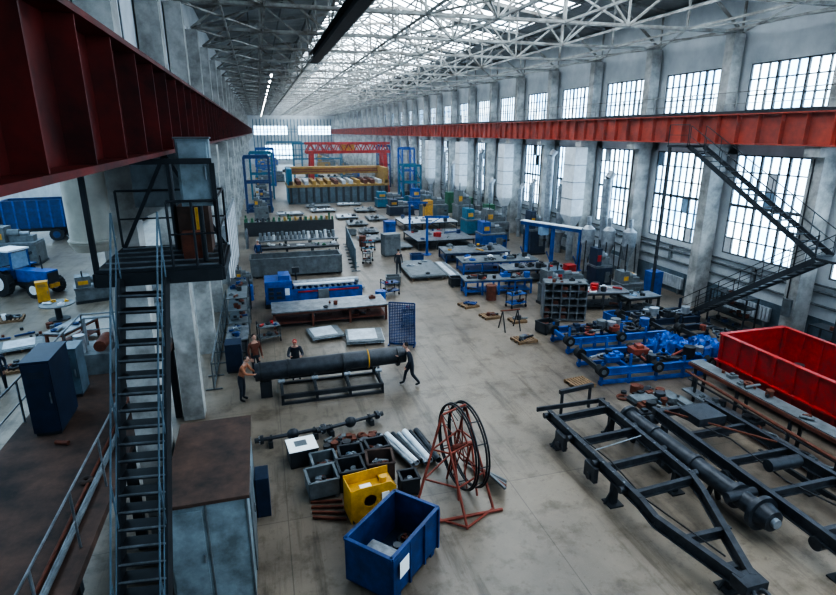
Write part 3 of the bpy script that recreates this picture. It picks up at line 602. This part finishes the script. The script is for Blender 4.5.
for (x,y,w,d,m) in ((11.0,44.2,1.2,2.2,'gray'),(9.0,48,2,2.4,'gray'),(9.6,52,1.8,2.5,'dark'),(9.3,57,2,3,'gray'),(9,62,2.4,3,'pale'),(12,60,2,3,'steel'),(12,67,2.4,3,'gray'),(7,68,3,2,'pale'),(3,66,3,2,'pale'),(3.6,61,3,1.5,'ochre'),(6.8,72,3,2,'gray'),(11,73,3,2,'pale')): sheets(x,y,w,d,4,m,R.uniform(-.1,.1),.15)
b=B('blue_portal_frame'); P=[(18.9,37.2),(20.9,33.1)]
for (x,y) in P+[(19.9,35.1)]: b.bar((x,y,0),(x,y,2.7),.2,.2,'bblue'); b.box(x-.25,x+.25,y-.25,y+.25,0,.05,'bblue'); b.bar((x,y,0.1),(x-.6,y-.3,1.1),.06,.06,'bblue')
b.bar((18.7,37.6,2.8),(21.1,32.7,2.8),.35,.25,'bblue'); b.bar((18.7,37.6,2.96),(21.1,32.7,2.96),.6,.06,'white'); b.box(19.3,19.9,35.7,36.2,2.1,2.7,'lblue'); b.done()
machine('milling_machine',18.0,41.8,2.2,1.8,2.3,'bblue',0); machine('milling_machine',19.8,45.4,2.2,2,2.8,'gray',0); cabinet('blue_cabinet',10.7,47.6,.9,1,1.7,'bblue'); cabinet('grey_cabinet',9.4,41.5,1.3,1.0,1.7,'gray',.1)
machine('press_machine',20.6,39.2,1.4,1.4,3.4,'dblue',0,'yellow'); machine('milling_machine',19.4,49,2.4,2,2.4,'teal'); machine('press_machine',20,54,1.8,2,3.6,'gray'); machine('milling_machine',18.5,59.5,3,2,2.6,'bluegray'); machine('milling_machine',19.3,67,3,2,2.6,'bblue'); machine('lathe_machine',15.5,63,3,2,1.8,'dblue'); machine('lathe_machine',15.8,70,3.6,2,2,'teal')
for x,y,h,m in ((12.2,40.9,3.0,'bblue'),(13.2,50,3,'bblue')):
    b=B('jib_crane',(x,y,0)); b.cyl((0,0,0),(0,0,h),.1,m); b.cyl((0,0,0),(0,0,.06),.35,m,16); b.bar((-.2,0,h),(1.6,-.6,h),.1,.16,m); b.bar((0,0,h-.7),(1.0,-.3,h-.08),.06,.06,m); b.box(1.2,1.45,-.6,-.35,h-.35,h-.08,'dark'); b.cyl((1.3,-.48,h-1.3),(1.3,-.48,h-.3),.015,'dark',6); b.done()
for y in (51,57,63): cabinet('green_cabinet',21.6,y,1,.9,2.4,'green',math.pi/2)
cabinet('yellow_control_cabinet',21.0,27.6,.6,.6,1.1,'yellow',math.pi/2,1); cabinet('yellow_control_cabinet',17.2,57.4,.9,.9,2.2,'yellow',0,1); cabinet('blue_cabinet',21.7,26.3,.7,.7,1.5,'bblue',math.pi/2,1); cabinet('red_cabinet',18.3,29.9,.6,.6,1.3,'bred',0,1)
rack('storage_shelving',22.0,20.8,2.2,.7,1.7,4,'dark',math.pi/2,nj=8); rack('storage_shelving',22.0,15.4,2.2,.7,1.6,3,'dark',math.pi/2,nj=6)
# extra carts and parts around the aisle
def cart(x,y,rz,m):
    b=B('parts_trolley',(x,y,0),rz); b.box(-.5,.5,-.3,.3,.25,.3,m); b.box(-.5,.5,-.3,.3,.75,.79,m)
    for s in(-1,1):
        for t in(-1,1): b.bar((s*.47,t*.27,.1),(s*.47,t*.27,.95 if s<0 else .79),.04,.04,'dark'); b.cyl((s*.47-.02,t*.27,.08),(s*.47+.02,t*.27,.08),.08,'rubber')
    b.cyl((-.47,-.27,.95),(-.47,.27,.95),.02,'dark'); b.junk(-.35,.35,-.2,.2,.3,5,['dark','gray','rust'],.3); b.junk(-.35,.35,-.2,.2,.79,5,['dark','gray','blue','bred'],.25); b.done()
for x,y,r,m in ((6.9,30.8,.3,'blue'),(7.2,39.5,1.2,'gray'),(13.1,26.6,.2,'bblue'),(8.0,43.6,.4,'teal'),(6.6,25.4,1.3,'gray'),(-.2,24.9,.2,'gray')): cart(x,y,r,m)
for x,y,m in ((12.8,22.5,'dark'),(16.7,22.7,'bblue'),(7.6,33.0,'gray'),(11.4,31.6,'dark'),(10.8,38.9,'blue'),(7.8,51,'gray')):
    b=B('metal_parts_bin',(x,y,0),R.uniform(-.3,.3)); b.bin(-.45,.45,-.35,.35,.06,.55,m,.025,.05,'black'); b.junk(-.25,.25,-.2,.2,.3,8,['gray','dark','rust'],.25)
    for s in(-1,1): b.box(s*.35-.04,s*.35+.04,-.35,.35,0,.06,m)
    b.done()
for x,y,m in ((5.9,28.8,'bblue'),(12.3,28.2,'rust'),(-1.2,31.9,'bblue'),(7.9,45.6,'rust')):
    b=B('oil_drum',(x,y,0)); b.cyl((0,0,0),(0,0,.88),.29,m,20)
    for z2 in (.02,.3,.58,.86): b.torus((0,0,z2),(0,0,1),.29,.015,m,20,6)
    b.cyl((.12,0,.88),(.12,0,.9),.04,'dark',8); b.done()
# ---------------- FAR
b=B('yellow_press_line',(10.2,79,0)); b.box(-6.7,6.7,-3,3,0,2.2,'bluegray'); b.box(-6.9,6.9,-3.2,3.2,2.2,2.5,'ochre')
for i in range(14): x=-6.6+i*1.0; b.box(x,x+.3,-3.25,-3,0.2,2.2,'dark'); b.box(x,x+.5,-3,3,2.5,3.0,R.choice(['ochre','ochre','rust','ochre','pale']))
b.box(-6.8,-6.2,-3,3,0,4.6,'teal'); b.box(6.2,6.8,-3,3,0,4.6,'ochre'); b.box(-6.8,6.8,1.5,3,3.6,4.6,'ochre')
for z2 in (3.9,4.2): b.box(-6.8,6.8,1.4,1.5,z2,z2+.1,'redox')
b.done()
b=B('red_gantry_crane',(13.6,90,0)); 
for x in(-6,6):
    for y in(-2,2): b.bar((x,y,0),(x*.95,y*.6,6.2),.6,.6,'bred')
    b.bar((x,-2,.4),(x,2,.4),.5,.6,'bred'); b.bar((x,-1.8,3.2),(x,1.8,3.2),.4,.4,'bred')
for y in(-1.2,1.2):
    b.bar((-6.6,y,6.3),(6.6,y,6.3),.5,.4,'bred'); b.bar((-6.6,y,7.6),(6.6,y,7.6),.4,.35,'bred')
    for i in range(9): b.bar((-6.5+i*1.45,y,6.3),(-5.8+i*1.45,y,7.6),.16,.16,'bred'); b.bar((-5.8+i*1.45,y,7.6),(-5.1+i*1.45,y,6.3),.16,.16,'bred')
b.box(-1,1,-1,1,6.2,7.4,'yellow'); b.done()
def bluebent(x,y,w,h,m='blue'):
    b=B('blue_steel_portal',(x,y,0))
    for s in(-1,1):
        for t in(-1,1): b.bar((s*w/2,t*1.2,0),(s*w/2,t*1.2,h),.22,.22,m)
        for z2 in range(1,int(h)-1,2): b.bar((s*w/2,-1.2,z2),(s*w/2,1.2,z2+1.4),.1,.1,m)
    for t in(-1,1): b.bar((-w/2,t*1.2,h),(w/2,t*1.2,h),.25,.35,m); b.bar((-w/2,t*1.2,h*.55),(w/2,t*1.2,h*.55),.15,.2,m)
    b.junk(-w*.4,w*.4,-1,1,0,14,[m,'dark','teal'],1.6); b.done()
bluebent(-.4,70,2.8,6.5); bluebent(.2,84,3,6.5,'teal'); bluebent(20.9,81,1.8,7,'bblue'); bluebent(20.9,97,1.8,7); bluebent(19.6,74,2.4,5,'teal'); bluebent(1,104,3,6.5,'bblue'); bluebent(12,122,10,7,'teal'); bluebent(6,140,8,7,'teal')
for i in range(22):
    y=107+i*3.1
    if 119<y<125 or 137<y<143: continue
    machine('workshop_machine',R.choice([R.uniform(0,4),R.uniform(14,19)]),y,R.uniform(2,4),2,R.uniform(2,4),R.choice(['teal','bblue','bluegray','gray','ochre']))
for y in (63,74.5,79,90,95): machine('grinding_machine',R.uniform(-.4,1.2),y,1.6,1.6,R.uniform(1.6,2.6),R.choice(['teal','blue','bluegray','gray','pale']))
# ---------------- LEFT ROW
b=B('white_partition_panels'); 
for i in range(7): y=31+i*1.9; b.box(-2.15,-2.08,y,y+1.8,.1,4.4,'wallw'); b.box(-2.2,-2.05,y+1.8,y+1.9,0,4.5,'galv')
b.box(-2.2,-2.05,30.9,31,0,4.5,'galv'); b.box(-2.2,-2.05,31,44.2,4.4,4.5,'galv'); b.done()
rack('storage_shelving',-1.5,26.6,.9,2.2,2.0,4,'gray',0,nj=8); rack('storage_shelving',-1.5,29.2,.9,2,1.8,4,'dark',0,nj=8); workbench('steel_workbench',-1.5,23.9,.9,1.8,.9,'steel','dark',0,junk=10)
cabinet('blue_cabinet',-1.6,21.9,.7,.6,1.2,'dblue',math.pi/2)
b=B('gas_cylinder_rack',(-1.5,47,0)); 
for i in range(5): b.cyl((0,i*.3,0),(0,i*.3,1.4),.11,R.choice(['bblue','rust','gray'])); b.cyl((0,i*.3,1.4),(0,i*.3,1.55),.11,'gray',14,.03)
b.bar((.15,-.2,.9),(.15,1.4,.9),.04,.04,'dark'); b.bar((-.15,-.2,.9),(-.15,1.4,.9),.04,.04,'dark'); b.done()
fence('steel_guard_rail',(-2.3,20.2),(-2.3,30.3),1.1,'gray',.5)
machine('bench_grinder',-1.4,33.6,1.0,1.4,1.5,'gray')
# landing
b=B('crane_access_platform')
b.box(-2.5,-.7,9.0,10.9,7.2,7.3,'dark')
for y in(9.0,10.9): b.bar((-2.5,y,7.15),(-.7,y,7.15),.08,.2,'dark')
for x in(-2.5,-.7): b.bar((x,9,7.15),(x,10.9,7.15),.08,.2,'dark'); b.bar((x,10.8,7.2),(-1.6,10.8,8.93),.06,.06,'dark'); b.bar((x,9.1,7.2),(x,9.1,8.85),.07,.07,'dark')
b.bar((-2.5,9.1,8.88),(-.7,9.1,8.88),.08,.08,'dark')
b.rail([(-.7,9.0,7.3),(-.7,10.9,7.3),(-2.5,10.9,7.3)],1.0,'dark'); b.rail([(-1.4,9.0,7.3),(-.7,9.0,7.3)],1.0,'dark',.022,.25)
b.box(-1.4,-.9,10.0,10.6,7.3,8.1,'brown'); b.box(-1.3,-1.0,9.45,9.7,7.3,7.75,'rust'); b.cyl((-1.5,10.4,7.3),(-1.5,10.4,8.8),.05,'dark'); b.cyl((-1.05,9.8,7.3),(-1.05,9.8,8.1),.05,'yellow')
b.box(-2.2,-1.3,11.0,11.5,8.1,8.9,'gray'); b.box(-2.2,-1.3,10.9,11.0,8.0,8.95,'gray')
for i in range(5): b.bar((-2.45,9.05+.4*i,7.31),(-.75,9.05+.4*i,7.31),.05,.02,'steel')
b.done()
b=B('grey_electrical_cabinet'); b.box(-1.2,-.72,9.16,9.4,8.2,9.2,'booth') ; b.box(-1.17,-.75,9.13,9.16,8.25,9.16,'booth'); b.box(-.82,-.79,9.1,9.13,8.6,8.8,'steel'); b.box(-1.22,-.7,9.11,9.42,9.2,9.23,'gray'); b.cyl((-.95,9.28,7.31),(-.95,9.28,8.25),.04,'dark'); b.done(.01)
b=B('steel_ladder_staircase'); top=Vector((-1.83,8.9,7.17)); bot=Vector((-2.22,6.0,0.05)); sd=Vector((1,-.12,0)).normalized()
flight(b,top,bot,.64,sd,'dark','dark',.22,True,'bluegray',.015,'steel'); b.done()
b=B('round_ventilation_duct'); b.cyl((-3.08,11.3,7.35),(-3.08,11.3,9.6),.36,'duct',28); b.cyl((-3.08,11.3,7.2),(-3.08,11.3,7.35),.3,'duct',28,.39); b.torus((-3.08,11.3,8.7),(0,0,1),.36,.03,'duct',28,6); b.torus((-3.08,11.3,7.4),(0,0,1),.37,.03,'duct',28,6); b.cyl((-3.08,11.3,9.55),(-4.2,11.3,10.2),.36,'duct',28); b.done()
b=B('steel_booth'); b.box(-2.3,-.75,9.8,13,0,2.42,'booth'); b.box(-2.34,-.7,9.75,13.05,2.42,2.5,'brown'); 
for x in (-2.3,-1.55,-.79): b.box(x,x+.04,9.77,9.8,0,2.42,'gray')
b.box(-.75,-.72,10.4,11.4,.1,2.1,'gray'); b.box(-.72,-.69,11.2,11.3,1.0,1.2,'steel'); b.box(-.73,-.4,12.3,12.9,.0,1.1,'dblue'); b.box(-2.25,-1.6,9.77,9.8,.2,2.3,'booth'); b.box(-1.66,-1.62,9.73,9.77,1.1,1.3,'steel'); b.done(.01)
# mezzanine
b=B('mezzanine_platform'); b.box(-5.8,-3.15,3.5,18.6,2.65,2.8,'brown')
for y in (4,8,12,16,18.4):
    for x in(-5.7,-3.3): b.box(x-.1,x+.1,y-.1,y+.1,0,2.65,'dark')
    b.bar((-5.8,y,2.55),(-3.15,y,2.55),.15,.2,'dark')
b.junk(-4.9,-3.5,4,17,2.8,10,['dark','brown','rust'],.35)
b.box(-4.1,-3.4,15.5,18,2.8,3.05,'brown')
b.rail([(-5.75,3.6,2.8),(-5.75,18.5,2.8),(-3.2,18.5,2.8)],1.05,'steel',.025,1.5)
b.rail([(-3.3,3.6,2.8),(-3.3,12.0,2.8)],1.05,'steel',.022,1.6); b.cyl((-3.5,4,2.85),(-3.5,14,2.85),.04,'gray'); b.cyl((-3.65,4,2.84),(-3.65,16,2.84),.03,'rust'); b.done()
cabinet('dark_blue_cabinet',-5.0,13.3,.55,1.2,1.75,'dblue',0,1,2.805); cabinet('grey_cabinet',-5.0,14.9,.4,.6,1.3,'bluegray',0,1,2.805)
b=B('hydraulic_unit',(-4.9,16.6,2.805)); b.box(-.5,.5,-.6,.6,0,.6,'gray'); b.cyl((-.3,-.3,.6),(-.3,-.3,1.1),.15,'galv'); b.cyl((.2,-.4,.75),(.2,.4,.75),.16,'rust'); b.tube([(-.3,.3,.6),(-.3,.3,1.4),(.4,.3,1.4),(.4,.3,.6)],.04,'galv'); b.done()
# ---------------- LEFT BAY
def wheel(b,x,y,r,w,m='blue'):
    b.cyl((x,y-w/2,r),(x,y+w/2,r),r,'rubber',28); b.cyl((x,y-w/2-.02,r),(x,y-w/2,r),r*.55,m,20); b.cyl((x,y+w/2,r),(x,y+w/2+.02,r),r*.55,m,20)
    for i in range(18): a=i*.349; b.bar((x+r*math.cos(a),y-w/2,r+r*math.sin(a)),(x+r*math.cos(a+.12),y+w/2,r+r*math.sin(a+.12)),.08,.05,'rubber')
b=B('blue_tractor',(-14.0,37,0),-.5)
for s in(-1,1): wheel(b,-.9,s*.85,.8,.4,'white'); wheel(b,1.4,s*.75,.5,.3,'white'); b.box(-1.5,-.2,s*.85-.25,s*.85+.25,1.6,1.66,'bblue')
b.box(-.2,2.0,-.4,.4,.8,1.5,'bblue'); b.box(2,2.05,-.35,.35,.8,1.4,'dark'); b.box(-1.2,1.8,-.25,.25,.5,.85,'dark'); b.box(-1.5,-.2,-.65,.65,1.0,1.5,'blue')
for x in(-1.45,-.2):
    for y in(-.6,.6): b.bar((x,y,1.5),(x+.05,y*.95,2.6),.07,.07,'bblue')
b.box(-1.55,-.1,-.7,.7,2.6,2.7,'white'); b.box(-1.42,-1.4,-.55,.55,1.6,2.5,'lblue'); b.box(-.2,-.18,-.55,.55,1.6,2.5,'lblue'); b.cyl((1,.3,1.5),(1,.3,2.3),.04,'dark'); b.box(1.95,2.1,-.3,.3,.5,.75,'yellow'); b.done()
b=B('blue_dump_trailer',(-18.3,37.5,0),-.1)
b.bin(-2.4,2.2,-1.1,1.1,.9,2.3,'blue',.05,.1)
for i in range(7): x=-2.3+i*.73; b.box(x-.05,x+.05,-1.17,-1.1,.9,2.3,'bblue')
b.box(-2.4,2.3,-.5,.5,.65,.9,'dark')
for x in(-1.2,0.2):
    for s in(-1,1): wheel(b,x,s*1.0,.45,.3)
b.done()
b=B('blue_dump_truck',(-19.6,56.5,0),.1+math.pi)
b.bin(-4.2,2.2,-1.3,1.3,1.2,3.6,'blue',.06,.12)
for i in range(8): x=-4.1+i*.88; b.box(x-.06,x+.06,-1.38,-1.3,1.2,3.6,'bblue'); b.box(x-.06,x+.06,1.3,1.38,1.2,3.6,'bblue')
b.box(-4.2,4.4,-.5,.5,.8,1.1,'dark'); b.box(2.5,4.4,-1.2,1.2,1,2.9,'bblue'); b.box(4.38,4.42,-1,1,1.9,2.7,'dark'); b.box(2.9,3.9,-1.22,1.22,1.9,2.6,'dark')
for x in(-3,-1.6,3.4):
    for s in(-1,1): wheel(b,x,s*1.05,.55,.4)
b.done()
b=B('round_work_table',(-10.6,31.0,0)); b.cyl((0,0,.8),(0,0,.86),.8,'gray',24); b.cyl((0,0,0),(0,0,.8),.15,'dark'); b.cyl((0,0,0),(0,0,.05),.5,'dark'); b.junk(-.4,.4,-.4,.4,.86,6,['white','dark','yellow'],.3); b.done()
workbench('steel_workbench',-7.6,22.5,2.6,1,.9,'steel','dark',.2,n=2,junk=8); workbench('steel_workbench',-8.8,27,2.4,1,.9,'steel','rust',1.2,junk=8); rack('storage_shelving',-6.3,31,1,3,2,4,'gray',0); machine('lathe_machine',-9.5,34.5,2.5,1.2,1.5,'gray',.3); machine('lathe_machine',-7.5,39,2.5,1.2,1.6,'gray',1.3)
sheets(-10.9,27,1.6,1.4,3,'pale',.3); pallet(-13,31.5,1.2,1,.2,['dark','white','gray'],8); pallet(-10.5,24.3,1.2,1,.2,['dark','rust','gray'],8); cabinet('yellow_control_cabinet',-12.4,34.6,.6,.5,1.2,'yellow',.3,1)
fence('yellow_guard_rail',(-12.6,20.5),(-12.2,26),1.1,'yellow',.5)
b=B('scrap_metal_heap'); b.junk(-12.6,-9.5,28.2,29.7,0,14,['dark','gray','rust','blue'],.5); b.done()
for i in range(12): machine('planing_machine',R.uniform(-13,-6) if i%3 else R.uniform(-22,-14),46+i*7,3,2,R.uniform(1.5,3),R.choice(['teal','blue','gray','gray'])) if i!=1 else None
# ---------------- camera/world
cd=bpy.data.cameras.new('camera'); cd.lens=F/836*36; cd.sensor_width=36; cam=bpy.data.objects.new('camera',cd)
bpy.context.collection.objects.link(cam); cam.location=(0,0,H); cam.rotation_euler=(math.pi/2-PIT,0,-PSI); bpy.context.scene.camera=cam
w=bpy.data.worlds.new('w'); bpy.context.scene.world=w; w.use_nodes=True; nt=w.node_tree; nt.nodes['Background'].inputs[0].default_value=(.6,.75,.9,1); nt.nodes['Background'].inputs[1].default_value=.5
v=nt.nodes.new('ShaderNodeVolumeScatter'); v.inputs['Color'].default_value=(.85,.93,1,1); v.inputs['Density'].default_value=.0011
nt.links.new(v.outputs[0],nt.nodes['World Output'].inputs['Volume'])
vs=bpy.context.scene.view_settings
try: vs.look='AgX - Very High Contrast'
except Exception as e: print(e)
vs.exposure=0.1
